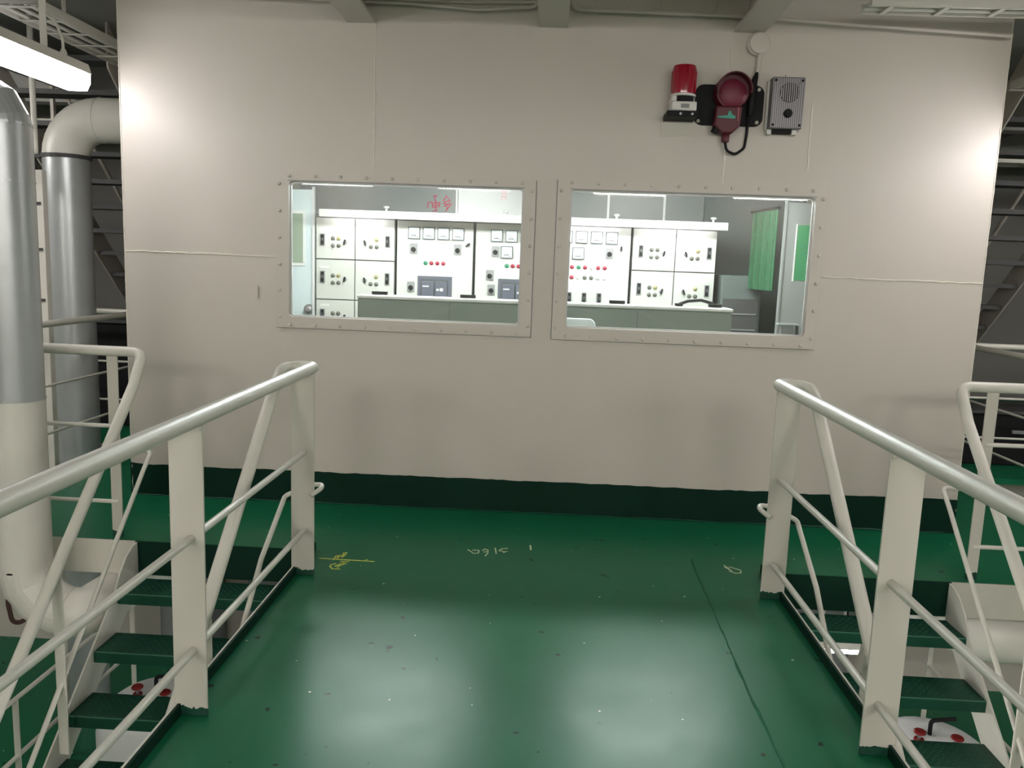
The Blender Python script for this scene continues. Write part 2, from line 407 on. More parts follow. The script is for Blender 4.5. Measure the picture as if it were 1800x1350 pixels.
# ================================================================== RAILINGS AND STAIRS
RISE, GO, NST = .215, .248, 10
def nose(k): return (4.40-GO*k, -RISE*k)
bump_me = None
def stair(s, label):
    t = thing('ship_stair', (s*1.8, nose(NST)[0], LOW), label, 'stair', 'steep green stairs beside the platform')
    # stringers
    top = [(4.39, -.004), (4.34, -.012), (4.27, -.045), (4.20, -.11)] + [(nose(k)[0]-.022, nose(k)[1]+.004) for k in range(1, NST+1)]
    e = nose(NST)
    poly = top + [(e[0]-.022-.02, LOW), (e[0]+.24, LOW)] + [(nose(k)[0]+.235, nose(k)[1]-.03) for k in range(NST, 0, -1)] + [(4.39, -.24)]
    for x in (1.315, 2.285):
        MB().prism(poly, s*x, s*(x+.010), 'x').build('stringer', 'cream_paint', t)
    for k in range(1, NST+1):
        yn, zn = nose(k); x0, x1 = s*1.326, s*2.284
        m = MB().box(x0, x1, yn, yn+.225, zn-.006, zn).box(x0, x1, yn, yn+.006, zn-.06, zn-.006).box(x0, x1, yn+.219, yn+.225, zn-.035, zn-.006)
        tr = m.build('tread', 'green_dark', t)
        MB().box(x0, x1, yn-.0015, yn+.004, zn-.004, zn+.0012).build('nosing', 'worn_edge', tr)
        if 1 <= k <= 5:
            b = MB(); r = 0; yy = yn+.02; lo, hi = min(x0, x1)+.02, max(x0, x1)-.02
            while yy < yn+.215:
                xx = lo + (r % 2)*.018
                while xx < hi:
                    d = .011 if (r % 2) else -.011
                    b.add([(xx-.011, yy-d*.6, zn), (xx, yy-.004, zn), (xx+.011, yy+d*.6, zn), (xx, yy+.004, zn), (xx, yy, zn+.0035)],
                          [(0, 1, 4), (1, 2, 4), (2, 3, 4), (3, 0, 4)])
                    xx += .036
                yy += .020; r += 1
            o = b.build('checker_studs', 'green_dark', tr); o['kind'] = 'stuff'
    return t
stair(-1, 'green checker plate stair descending on the left of the platform')
stair(1, 'green checker plate stair descending on the right of the platform')

def flat_bar(parent, x0, x1, yc, z0, z1, m='post_paint', th=.010):
    return MB().box(x0, x1, yc, yc+th, z0, z1).build('post', m, parent, bevel=.002)
def platform_rail(s, zr, zm, label):
    t = thing('guard_rail', (s*1.22, 1.5, 0), label, 'railing', 'cream pipe railings along the platform')
    path = [(s*1.16, -4.3, zr), (s*1.16, 4.00, zr)]
    for k in range(1, 10):
        a = math.pi*k/10; path.append((s*(1.235-.075*math.cos(a)), 4.00+.075*math.sin(a), zr-.012*k/10))
    path += [(s*1.31, 3.985, zr-.02), (s*1.315, 3.95, zr-.05), (s*1.32, 3.90, zr-.095), (s*1.32, 2.0, zr-.095-1.9*.93)]
    P = [V(p) for p in path]
    MB().tube(P[:1]+[P[0].lerp(P[1], .5)]+P[1:], .0295, 20).build('handrail', 'cream_paint', t, smooth=True)
    for z in zm:
        MB().tube([(s*1.20, -4.3, z), (s*1.20, 3.97, z), (s*1.20, 4.02, z)], [.0145, .0145, .008], 10).build('mid_rail', 'cream_paint', t, smooth=True)
    for yc in (4.02, 2.675, 1.30, -.1, -1.5):
        flat_bar(t, s*1.155, s*1.275, yc, .001, zr-.02)
        MB().lathe([(.008, -.012), (.011, 0), (.008, .012)], (s*1.165, yc-.006, zr-.036), 'z', 8).build('weld_bead', 'cream_paint', t, smooth=True)
    # rod and posts of the stair side
    a = [(s*1.165, 3.99, .44), (s*1.12, 4.03, .47), (s*1.13, 4.085, .475), (s*1.20, 4.09, .47), (s*1.31, 4.03, .42), (s*1.32, 3.7, .20), (s*1.32, 2.2, .20-1.5*.93)]
    MB().tube(fillet(a, .03), .0125, 10).build('stair_rod', 'cream_paint', t, smooth=True)
    for yc in (3.05, 2.1):
        z1 = zr-.095-(3.90-yc)*.93
        flat_bar(t, s*1.295, s*1.345, yc, z1-.95, z1-.01, 'cream_paint')
    return t
platform_rail(-1, 1.099, (.665, .252), 'cream pipe railing on the left side of the green platform')
platform_rail(1, 1.110, (.632, .192), 'cream pipe railing on the right side of the green platform')

def walkway_rail(s, zm, label):
    t = thing('stair_rail', (s*2.43, 4.45, 0), label, 'railing', 'cream pipe railings at the stair heads')
    X = s*2.25
    path = fillet([(s*3.60, 4.45, 1.09), (X, 4.45, 1.085), (X, 4.33, .91), (X, 2.2, .91-2.13*.995)], .055)
    MB().tube(path, .0285, 18).build('handrail', 'cream_paint', t, smooth=True)
    for z in zm: MB().tube([(s*3.60, 4.455, z), (s*2.42, 4.455, z)], .012, 10).build('mid_rail', 'cream_paint', t, smooth=True)
    flat_bar(t, s*2.40, s*2.462, 4.45, .001, 1.07); flat_bar(t, s*3.57, s*3.63, 4.45, .001, 1.07)
    rod = fillet([(s*2.41, 4.50, .50), (X, 4.52, .505), (X, 4.42, .42), (X, 2.4, .42-2.02*.985)], .03)
    MB().tube(rod, .0125, 10).build('stair_rod', 'cream_paint', t, smooth=True)
    for yc in (3.56, 2.62):
        z1 = .91-(4.33-yc)*.995
        flat_bar(t, X-.024, X+.024, yc, -(4.40-yc)*.867-.06, z1-.015, 'cream_paint')
    return t
walkway_rail(-1, (.655, .21), 'cream handrail bending down the left stair beside the tall silver pipe')
walkway_rail(1, (.77, .19), 'cream handrail bending down the right stair at the picture edge')

def side_rail(s, label):
    X = s*3.6; t = thing('guard_rail', (X, 5.0, 0), label, 'railing', 'railings round the side walkways')
    path = fillet([(X, 4.62, 1.10), (X, 7.15, 1.10), (s*6.8, 7.15, 1.10)], .05)
    MB().tube(path, .025, 14).build('handrail', 'cream_paint', t, smooth=True)
    for z in (.65, .30):
        MB().tube(fillet([(X, 4.62, z), (X, 7.15, z), (s*6.8, 7.15, z)], .04), .010, 8).build('mid_rail', 'cream_paint', t, smooth=True)
    for yc in (4.66, 7.10): MB().box(X-.005, X+.005, yc-.025, yc+.025, .001, 1.08).build('post', 'cream_paint', t)
    for xx in (4.6, 5.8): MB().box(s*xx-.025, s*xx+.025, 7.145, 7.155, .001, 1.08).build('post', 'cream_paint', t)
    return t
side_rail(-1, 'cream railing round the walkway left of the control room')
side_rail(1, 'cream railing round the walkway right of the control room')

def lower_rail(s, X, zs, label):
    t = thing('guard_rail', (X, 4.6, LOW), label, 'railing', 'thin railings on the lower deck')
    for z in zs: MB().tube([(X, 2.6, z), (X, 6.6, z)], .016, 8).build('rail', 'cream_paint', t, smooth=True)
    for yc in (2.8, 4.95, 6.5): MB().box(X-.02, X+.02, yc-.005, yc+.005, LOW, zs[0]).build('post', 'cream_paint', t)
lower_rail(-1, -3.45, (-1.36, -1.77), 'thin cream railing on the lower deck under the left stair')
lower_rail(1, 3.3, (-1.17, -1.52), 'thin cream railing on the lower deck under the right stair')

def back_stair(s, label):
    t = thing('ship_stair', (s*4.3, 10.4, 0), label, 'stair', 'stairs climbing to the deck above')
    x0, x1 = s*3.82, s*4.60
    def zc(y): return 1.86-(y-8.10)*.93
    for x in (s*4.60, s*3.55):
        y0, y1 = 6.6, 9.95
        poly = [(y0, zc(y0)+.18), (y1, zc(y1)+.18), (y1, max(.001, zc(y1)-.18)), (y0, zc(y0)-.18)]
        MB().prism(poly, x, x+s*.012, 'x').build('stringer', 'wall_paint', t)
    k = 0; yy = 6.7
    while yy < 9.9:
        z = zc(yy); MB().box(s*3.565, s*4.60, yy-.11, yy+.11, z-.04, z).build('tread', 'dark_steel', t); yy += .235
    path = [(s*4.62, 6.6, zc(6.6)+.95), (s*4.62, 9.9, zc(9.9)+.95)]
    MB().tube(path, .02, 10).build('handrail', 'wall_paint', t, smooth=True)
    for yc in (7.6, 9.2): MB().box(s*4.605, s*4.635, yc-.02, yc+.02, zc(yc)-.1, zc(yc)+.95).build('post', 'wall_paint', t)
back_stair(-1, 'grey stair with dark treads behind the pipes left of the control room')
back_stair(1, 'grey stair with dark treads climbing right of the control room')

# ================================================================== PIPES
def pipe_gores(path, ctr_r): return path
p = thing('insulated_pipe', (-2.75, 4.09, LOW), 'tall silver clad pipe standing left of the stair, elbow at its foot', 'pipe')
PX, PY, PR = -2.75, 4.09, .133
MB().tube([(PX, PY, .86), (PX, PY, 2.25)], PR, 28).build('upper_cladding', 'galvanised', p, smooth=True, label='shiny galvanised upper length')
MB().tube([(PX, PY, 2.24), (PX, PY, 2.25), (PX-.04, PY, 2.33), (PX-.13, PY, 2.385), (PX-.24, PY, 2.40), (-4.9, PY, 2.40)], PR, 28).build('top_elbow', 'galvanised', p)
MB().tube([(PX, PY, 2.243), (PX, PY, 2.257)], PR+.004, 28).build('seam_band', 'galvanised', p)
MB().tube([(PX, PY, 1.965), (PX, PY, 1.975)], PR+.003, 28).build('seam_band', 'galvanised', p)
MB().tube([(PX, PY, .855), (PX, PY, .868)], PR+.003, 28).build('seam_band', 'galvanised', p)
MB().tube([(PX, PY, -.06), (PX, PY, .86)], PR, 28).build('lower_cladding', 'white_pipe', p, smooth=True, label='cream painted lower length')
el = [(PX, PY, -.05), (PX, PY, -.06), (PX+.02, PY, -.16), (PX+.09, PY, -.25), (PX+.19, PY, -.30), (PX+.25, PY, -.305), (PX+.26, PY, -.305)]
MB().tube(el, PR, 28).build('bottom_elbow', 'white_pipe', p)
MB().tube(fillet([(PX+.25, PY, -.305), (-2.435, PY, -.305), (-2.435, 5.0, -.36), (-2.435, 6.6, -.40)], .12), PR-.004, 28).build('horizontal_run', 'white_pipe', p, smooth=True)
MB().tube(fillet([(-2.814, 4.03, -0.182), (-2.783, 3.98, -0.229), (-2.757, 3.97, -0.325), (-2.707, 3.97, -0.323), (-2.682, 4.02, -0.286)], .03), .012, 8).build('drain_hose', 'rust', p, smooth=True)

p = thing('insulated_pipe', (-3.86, 6.5, LOW), 'pale clad pipe with a round elbow entering the left side of the control room', 'pipe')
PX, PY, PR = -3.86, 6.5, .172
MB().tube([(PX, PY, LOW), (PX, PY, 2.36)], PR, 28).build('riser', 'galvanised', p, smooth=True)
arc = [(PX+.30-.30*math.cos(a), PY, 2.36+.29*math.sin(a)) for a in [math.pi/2*k/8 for k in range(9)]]
MB().tube(arc, PR, 28).build('elbow', 'white_pipe', p, smooth=True)
MB().tube([(PX+.30, PY, 2.65), (XL-.001, PY, 2.65)], PR, 28).build('branch', 'white_pipe', p, smooth=True)
MB().tube([(PX, PY, 2.345), (PX, PY, 2.375)], PR+.012, 28).build('clamp', 'dark_steel', p)
MB().tube([(PX+.295, PY, 2.65), (PX+.305, PY, 2.65)], PR+.004, 28).build('seam_band', 'white_pipe', p)
MB().box(PX-.32, PX-.17, PY-.03, PY+.03, 2.35, 2.37).build('clamp_arm', 'dark_steel', p)
tag(MB().tube([(-4.06, 6.42, 2.37), (-4.06, 6.42, CEIL)], .022, 10).build('hanger_rod', 'white_pipe', smooth=True), 'thin hanger rod above the clamp of the elbowed pipe', 'rod')
p = thing('cable_casing', (-3.71, 5.9, 0), 'narrow white cable trunk between the two insulated pipes', 'trunk')
MB().box(-3.75, -3.68, 5.88, 5.94, LOW, 2.2).build('trunk_body', 'white_pipe', p, bevel=.004)
for z in (1.95, 1.62, 1.25): MB().box(-3.735, -3.695, 5.872, 5.88, z, z+.022).build('clip', 'dark_steel', p)

p = thing('insulated_pipe', (2.6, 4.78, LOW), 'cream clad pipe under the walkway right of the stair', 'pipe')
MB().tube(fillet([(2.63, 6.6, -.50), (2.63, 4.80, -.47), (5.5, 4.80, -.50)], .2), .165, 26).build('run', 'white_pipe', p, smooth=True)
MB().tube([(3.2, 4.80, -.48), (3.215, 4.80, -.48)], .169, 26).build('seam_band', 'white_pipe', p)

# ================================================================== LAMPS
def lamp(name, c, L, label, axis='y', group='fluorescent lamps hung from the deckhead, and added fill lamps', lens='lens', drop=True, w=.082, hang=CEIL, lh=.10):
    """long enclosed fluorescent lamp; c = centre of the diffuser underside"""
    t = thing(name, c, label, 'lamp', group)
    x, y, z = c
    def prism(poly, a, b, nm, m):
        mb = MB()
        if axis == 'y': mb.prism([(x+p[0], z+p[1]) for p in poly], y+a, y+b, 'y')
        else: mb.prism([(y+p[0], z+p[1]) for p in poly], x+a, x+b, 'x')
        return mb.build(nm, m, t, bevel=.003)
    h = lh
    prism([(-w*.72, 0), (w*.72, 0), (w, h*.45), (w, h), (-w, h), (-w, h*.45)], -L/2+.012, L/2-.012, 'diffuser', lens)
    prism([(-w*1.04, h+.0005), (w*1.04, h+.0005), (w*.8, h+.06), (-w*.8, h+.06)], -L/2, L/2, 'housing', 'lamp_housing')
    for e in (-1, 1):
        a, b = e*(L/2-.012), e*(L/2+.004)
        prism([(-w*.3, h*.55), (w*.3, h*.55), (w*.3, h), (-w*.3, h)], min(a, b), max(a, b), 'end_clip', 'lamp_housing')
        if drop:
            q = e*L*.19
            mb = MB()
            if axis == 'y': mb.box(x-.02, x+.02, y+q-.003, y+q+.003, z+lh+.06, hang)
            else: mb.box(x+q-.003, x+q+.003, y-.02, y+.02, z+lh+.06, hang)
            mb.build('hanger', 'lamp_housing', t)
    return t
LL = lamp('fluorescent_lamp', (-2.93, 4.55, 2.605), 1.10, 'lit fluorescent lamp at the top left beside the control room corner')
MB().tube(fillet([(-2.93, 4.95, 2.77), (-2.95, 4.98, 2.88), (-3.0, 5.0, 2.98), (-3.135, 5.04, 3.075)], .06), .008, 8).build('cable', 'white_pipe', LL, smooth=True)
MB().lathe([(.02, 0), (.02, .03), (.012, .05)], (-2.93, 4.95, 2.766), 'z', 10).build('cable_gland', 'lamp_housing', LL)
lamp('fluorescent_lamp', (2.93, 4.56, 2.46), 1.10, 'lit fluorescent lamp right of the control room corner')
for i, (x, lb) in enumerate(((-3.9, 'far left'), (-1.4, 'left'), (1.4, 'right'), (3.9, 'far right'))):  # unseen rear lamps, most of them added and all strengthened to lift the wall
    lamp('rear_fill_lamp', (x, -2.8, 2.96), 1.30, 'added fill lamp nearest behind the viewpoint, %s of four' % lb, axis='x', lens='lens_fill', group='fill lamps behind the viewpoint')
    lamp('rear_fill_lamp', (x, -4.4, 2.96), 1.30, 'unseen fill lamp by the rear bulkhead, %s of four' % lb, axis='x', lens='lens_fill', group='fill lamps behind the viewpoint')
lamp('fluorescent_lamp', (2.2, 5.75, -1.09), .40, 'small lit lamp under the walkway behind the right stair', axis='x', hang=-.05, w=.03, lh=.035)
lamp('fluorescent_lamp', (.85, 3.85, -.62), .9, 'added fill lamp under the platform for the stair stringers', axis='y', hang=-.05, lens='lens_fill')  # unseen lamp added to brighten the stair stringers
lamp('fluorescent_lamp', (-.3, 5.6, -1.0), .9, 'added fill lamp under the deck below the control room', axis='x', hang=-.05)  # unseen, added to light the lower deck machinery
lamp('fluorescent_lamp', (-5.75, 5.3, 2.75), 1.2, 'added fill lamp by the hull on the left', axis='x', lens='lens_fill')  # out of view, added to brighten the background at the left
lamp('fluorescent_lamp', (5.75, 5.3, 2.75), 1.2, 'added fill lamp by the hull on the right', axis='x', lens='lens_fill')  # same added fill for the right background
for x, lb in ((-1.25, 'left'), (1.0, 'right')):
    lamp('ceiling_lamp', (x, 6.62, 2.29), 1.3, 'bright ceiling lamp inside the %s half of the control room' % lb, axis='x', lens='lens_room', group='control room ceiling lamps', drop=False)
# ---- cable trays and conduits overhead
def tray(name, a, b, w, label, cables=3, axis='y', z=3.08):
    t = thing(name, ((a[0]+b[0])/2, (a[1]+b[1])/2, z), label, 'tray')
    if axis == 'y':
        for sx in (-w/2, w/2): MB().box(a[0]+sx-.004, a[0]+sx+.004, a[1], b[1], z, z+.06).build('side_rail', 'white_pipe', t)
        yy = a[1]+.1
        while yy < b[1]: MB().box(a[0]-w/2, a[0]+w/2, yy, yy+.03, z, z+.006).build('rung', 'white_pipe', t); yy += .3
        for k in range(cables):
            x = a[0]-w/2+w*(k+.6)/(cables+.2); MB().tube([(x, a[1], z+.02), (x, (a[1]+b[1])/2, z+.024), (x, b[1], z+.02)], .013, 8).build('cable', 'white_pipe', t, smooth=True)
        for yy in (a[1]+.4, b[1]-.4):
            for sx in (-w/2, w/2): MB().box(a[0]+sx-.006, a[0]+sx+.006, yy-.015, yy+.015, z+.06, CEIL).build('hanger', 'white_pipe', t)
    else:
        for sy in (-w/2, w/2): MB().box(a[0], b[0], a[1]+sy-.004, a[1]+sy+.004, z, z+.055).build('side_rail', 'white_pipe', t)
        xx = a[0]+.1
        while xx < b[0]: MB().box(xx, xx+.03, a[1]-w/2, a[1]+w/2, z, z+.006).build('rung', 'white_pipe', t); xx += .3
        for k in range(cables):
            y = a[1]-w/2+w*(k+.6)/(cables+.2); MB().tube([(a[0], y, z+.02), (b[0], y, z+.02)], .012, 8).build('cable', 'white_pipe', t, smooth=True)
        for xx in (a[0]+.3, b[0]-.3):
            MB().box(xx-.015, xx+.015, a[1]-w/2-.006, a[1]-w/2, z+.055, CEIL).build('hanger', 'white_pipe', t)
    return t
tray('cable_tray', (-3.31, 4.96), (-3.31, 7.8), .30, 'white cable tray running back along the deckhead on the left')
tray('cable_tray', (1.72, 4.90), (4.4, 4.90), .16, 'pale cable tray crossing the top right above the wall', axis='x', z=3.13, cables=2)
tray('cable_tray', (3.0, 8.35), (6.8, 8.35), .3, 'cable tray behind the control room on the right', axis='x', z=2.78, cables=3)
tray('cable_tray', (-6.8, 8.35), (-3.0, 8.35), .3, 'cable tray behind the control room on the left', axis='x', z=2.86, cables=3)
tray('cable_tray', (3.45, 5.1), (3.45, 6.4), .22, 'pale cable tray running back along the deckhead on the right', z=3.05, cables=2)
def conduit(path, r, label):
    tag(MB().tube(fillet(path, .05), r, 8).build('conduit', 'wall_paint', smooth=True), label, 'conduit', 'thin conduits along the top of the wall')
conduit([(XL+.02, 5.22, 3.235), (-1.6, 5.22, 3.215), (-.9, 5.22, 3.20), (-.5, 5.22, 3.175), (-.125, 5.22, 3.20), (-.125, 5.22, 3.40)], .009, 'thin sagging conduit left of the middle beam')
conduit([(-2.0, 5.25, 3.25), (-1.2, 5.25, 3.235), (-.5, 5.25, 3.225), (-.135, 5.25, 3.235)], .007, 'thinnest straight conduit left of the middle beam')
conduit([(.075, 5.22, 3.40), (.08, 5.22, 3.19), (.5, 5.22, 3.185), (1.1, 5.22, 3.175), (2.7, 5.22, 3.10)], .012, 'thick conduit right of the middle beam sloping along the wall')
conduit([(.62, 5.26, 3.40), (.63, 5.26, 3.19), (.95, 5.26, 3.185), (.96, 5.26, 3.40)], .006, 'small looped conduit right of the middle beam')
conduit([(-2.77, 5.245, 3.27), (-2.0, 5.245, 3.262)], .012, 'short conduit at the top left corner of the wall')

# ================================================================== ALARM DEVICES ON THE WALL
DZ = lambda z: 1.65+(z-1.65)*.9618
DX = lambda x: x*.9618
t = thing('black_patch', (.93, WY, 2.54), 'black patch standing in for the dark wall area behind the alarm devices', 'plate')  # black sheet added for the dark area of wall between the devices
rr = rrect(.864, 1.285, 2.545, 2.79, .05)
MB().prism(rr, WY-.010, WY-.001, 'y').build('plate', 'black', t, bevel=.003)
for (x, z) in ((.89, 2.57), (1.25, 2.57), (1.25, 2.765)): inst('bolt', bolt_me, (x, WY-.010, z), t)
# red beacon
bx, by = .775, WY-.10
t = thing('beacon_lamp', (bx, by, 2.58), 'red beacon lamp with grey base beside the black patch', 'beacon')
MB().lathe([(.072, 0), (.074, .02), (.072, .145), (.066, .165), (.02, .17)], (bx, by, 2.705), 'z', 28).build('red_dome', 'beacon_red', t, smooth=True, label='red translucent dome')
for k in range(14):
    a = 2*math.pi*k/14; MB().box(bx+.0735*math.cos(a)-.0025, bx+.0735*math.cos(a)+.0025, by+.0735*math.sin(a)-.0025, by+.0735*math.sin(a)+.0025, 2.72, 2.84).build('dome_rib', 'beacon_red', t)
MB().lathe([(.074, 0), (.076, .004), (.076, .012), (.07, .016)], (bx, by, 2.690), 'z', 28).build('clamp_ring', 'device_white', t, smooth=True)
MB().lathe([(.062, 0), (.062, .13)], (bx, by, 2.575), 'z', 24).build('motor_housing', 'black', t, smooth=True)
MB().box(bx-.075, bx+.075, by-.075, by+.06, 2.60, 2.655).box(bx-.075, bx-.045, by-.068, by+.06, 2.655, 2.69).build('base', 'device_white', t, bevel=.008)
MB().box(bx-.02, bx+.03, by-.0765, by-.0745, 2.615, 2.64).build('rating_label', 'grey_plastic', t)
MB().box(bx-.10, bx+.085, by-.08, WY-.001, 2.565, 2.598).build('bracket', 'black', t, bevel=.003)
for dx in (-.02, .05): MB().lathe([(.008, 0), (.008, .006)], (bx+dx, by-.080, 2.58), 'y', 6).build('screw', 'ind_white', t)
# paper sticker below
tag(MB().box(.665, .855, WY-.006, WY-.001, 2.475, 2.56).box(.68, .84, WY-.0075, WY-.006, 2.515, 2.518).box(.68, .84, WY-.0075, WY-.006, 2.495, 2.498).build('name_plate', ['sticker']), 'cream name plate on the wall under the red beacon', 'plate')
# siren with round red face and lower housing
sx, sy_ = 1.055, WY-.06
t = thing('siren', (sx, sy_, 2.48), 'dark red siren with round face and hood, black cable below', 'siren')
MB().lathe([(.105, 0), (.105, .055), (.098, .075)], (sx+.02, WY-.0125, 2.735), 'y', 32).build('head', 'siren_red', t, smooth=True)
MB().lathe([(.085, 0), (.07, .010), (.03, .018)], (sx+.02, WY-.087, 2.725), 'y', 28).build('face_lens', 'siren_face', t, smooth=True)
hood = []
for k in range(13):
    a = math.radians(-10+200*k/12); hood.append((sx+.02+.106*math.cos(a), 2.735+.106*math.sin(a)))
hood += [(sx+.02+.099*math.cos(math.radians(-10+200*k/12)), 2.735+.099*math.sin(math.radians(-10+200*k/12))) for k in range(12, -1, -1)]
MB().prism(hood, WY-.155, WY-.085, 'y').build('hood', 'siren_red', t, smooth=True)
MB().prism([(sx-.075, 2.65), (sx+.085, 2.65), (sx+.075, 2.53), (sx+.03, 2.485), (sx-.03, 2.485), (sx-.08, 2.53)], WY-.105, WY-.0125, 'y').build('body', 'siren_red', t, bevel=.012)
MB().prism([(sx-.065, 2.585), (sx-.005, 2.592), (sx, 2.615), (sx+.012, 2.62), (sx+.02, 2.60), (sx+.045, 2.585), (sx+.04, 2.572), (sx-.03, 2.575), (sx-.065, 2.578)], WY-.1085, WY-.105, 'y').build('warning_label', 'teal_label', t, label='teal printed label')
MB().box(sx+.055, sx+.062, WY-.108, WY-.104, 2.56, 2.64).build('trim', 'ind_red', t)
MB().cyl((sx-.06, WY-.08, 2.525), (sx-.075, WY-.08, 2.49), .022, 12).build('plug', 'black', t)
MB().lathe([(.022, 0), (.026, .01), (.026, .035), (.018, .05)], (sx+.0, WY-.06, 2.44), 'z', 12).build('gland', 'siren_red', t, smooth=True)
cab = fillet([(sx, WY-.06, 2.445), (sx+.012, WY-.055, 2.39), (sx+.07, WY-.045, 2.37), (sx+.125, WY-.035, 2.41), (sx+.135, WY-.03, 2.50), (sx+.14, WY-.025, 2.72), (sx+.165, WY-.025, 2.80)], .04)
MB().tube(cab, .0085, 10).build('cable', 'black', t, smooth=True)
MB().tube([(1.195, WY-.045, 2.60), (1.20, WY-.045, 2.63), (1.205, WY-.045, 2.79), (1.215, WY-.045, 2.83), (1.222, WY-.045, 2.86)], [.013, .022, .022, .015, .008], 12).build('cable_sleeve', 'black', t, smooth=True)
# round junction box with conduit
t = thing('junction_box', (1.228, WY, 2.85), 'round cream junction box and short conduit above the siren', 'junction box')
MB().lathe([(.068, 0), (.070, .03), (.060, .038), (.058, .05), (.02, .053)], (1.224, WY-.001, 3.03), 'y', 28).build('box', 'wall_paint', t, smooth=True)
for k in range(4):
    a = math.pi/4+k*math.pi/2; MB().lathe([(.007, 0), (.007, .006)], (1.224+.045*math.cos(a), WY-.044, 3.03+.045*math.sin(a)), 'y', 8).build('screw', 'ind_white', t)
MB().tube([(1.232, WY-.028, 2.975), (1.227, WY-.028, 2.85)], .015, 12).build('conduit_stub', 'wall_paint', t, smooth=True)
MB().tube([(1.239, WY-.034, 2.96), (1.232, WY-.034, 2.84)], .005, 8).build('wire', 'ind_white', t, smooth=True)
# talk-back loudspeaker
t = thing('loudspeaker_box', (1.40, WY, 2.53), 'ribbed grey loudspeaker box with round grille and black knob', 'loudspeaker')
x0, x1, z0, z1 = 1.308, 1.502, 2.525, 2.825
MB().box(x0-.012, x1+.012, WY-.03, WY-.001, z0-.004, z1-.01).build('back_box', 'device_white', t, bevel=.004)
MB().box(x0, x1, WY-.105, WY-.03, z0, z1).build('front_box', 'ribbed_face', t, bevel=.006)
for x in (x0+.018, x1-.018):
    for z in (z0+.02, z1-.02): MB().lathe([(.008, 0), (.008, .004), (.004, .006)], (x, WY-.105, z), 'y', 8).build('screw', 'black', t)
gx, gz = 1.412, 2.735
MB().lathe([(.058, 0), (.058, .002)], (gx, WY-.105, gz), 'y', 28).build('speaker_opening', 'black', t)
for k in range(-4, 5):
    x = gx+k*.0125; h = math.sqrt(max(0, .057**2-(k*.0125)**2)); MB().box(x-.0035, x+.0035, WY-.110, WY-.107, gz-h, gz+h).build('grille_bar', 'speaker_grey', t)
MB().lathe([(.026, 0), (.026, .012), (.02, .018)], (gx-.002, WY-.105, 2.612), 'y', 20).build('knob', 'black', t, smooth=True)
MB().lathe([(.012, 0), (.012, .02)], (1.40, WY-.06, z1), 'z', 8).build('top_gland', 'device_white', t)
for x in (1.318, 1.47): MB().box(x-.014, x+.014, WY-.06, WY-.02, z0-.03, z0).build('foot_lug', 'device_white', t, bevel=.003)
MB().box(1.335, 1.455, WY-.05, WY-.012, z0-.022, z0).build('cable_entry', 'black', t, bevel=.003)

# ================================================================== INSIDE THE CONTROL ROOM
CY = 8.0
M_LIST = ['switchboard', 'panel_line', 'meter_frame', 'meter_face', 'grey_plastic', 'black', 'breaker_grey']
meter_me = MB().box(-.058, .058, -.018, 0, -.058, .058, 2).box(-.05, .05, -.0195, -.018, -.05, .05, 3).box(-.03, .02, -.0205, -.0195, -.030, -.022, 2).box(.026, .036, -.0205, -.0195, -.042, -.032, 2).add([(-.03, -.0205, .01), (.02, -.0205, -.028), (.022, -.0205, -.025), (-.028, -.0205, .013)], [(0, 1, 2, 3)], 2).mesh('meter', M_LIST)
rot_me = MB().box(-.036, .036, -.010, 0, -.05, .05, 4).lathe([(.024, 0), (.022, .022)], (0, -.010, -.008), 'y', 12, 5).box(-.006, .006, -.042, -.030, -.03, .014, 5).mesh('rotary_switch', M_LIST)
sel_me = MB().lathe([(.020, 0), (.018, .015)], (0, 0, 0), 'y', 10, 4).add([(-.008, -.030, .026), (.008, -.030, .026), (.006, -.030, -.026), (-.006, -.030, -.026), (-.008, -.012, .026), (.008, -.012, .026), (.006, -.012, -.026), (-.006, -.012, -.026)], [(0, 1, 2, 3), (0, 4, 5, 1), (1, 5, 6, 2), (2, 6, 7, 3), (3, 7, 4, 0)], 5).mesh('selector', M_LIST)
brk_me = MB().box(-.024, .024, -.012, 0, -.058, .058, 4).box(-.016, .016, -.015, -.012, -.05, .05, 5).box(-.008, .008, -.035, -.015, -.012, .018, 2).mesh('breaker_handle', M_LIST)
tag_me = MB().box(-.045, .045, -.003, 0, -.010, .010, 0).mesh('name_tag', ['ind_white'])
def ind_mesh(c): return MB().lathe([(.021, 0), (.021, .004), (.015, .006), (.014, .016), (.008, .020)], (0, 0, 0), 'y', 12).mesh('indicator', [c])
IND = {k: ind_mesh(v) for k, v in dict(r='ind_red', g='ind_green', y='ind_yellow', w='ind_white', k='ind_grey').items()}
def cabinet(x0, x1, label):
    t = thing('switchboard_cabinet', ((x0+x1)/2, CY+.4, 0), label, 'cabinet', 'switchboard cabinets in a row')
    MB().box(x0+.006, x1-.006, CY, CY+.75, .0, 2.07).build('body', 'panel_line', t)
    return t
def door(t, x0, x1, z0, z1):
    return MB().box(x0, x1, CY-.022, CY-.0005, z0, z1).build('door', 'switchboard', t, bevel=.003)
DY = CY-.022
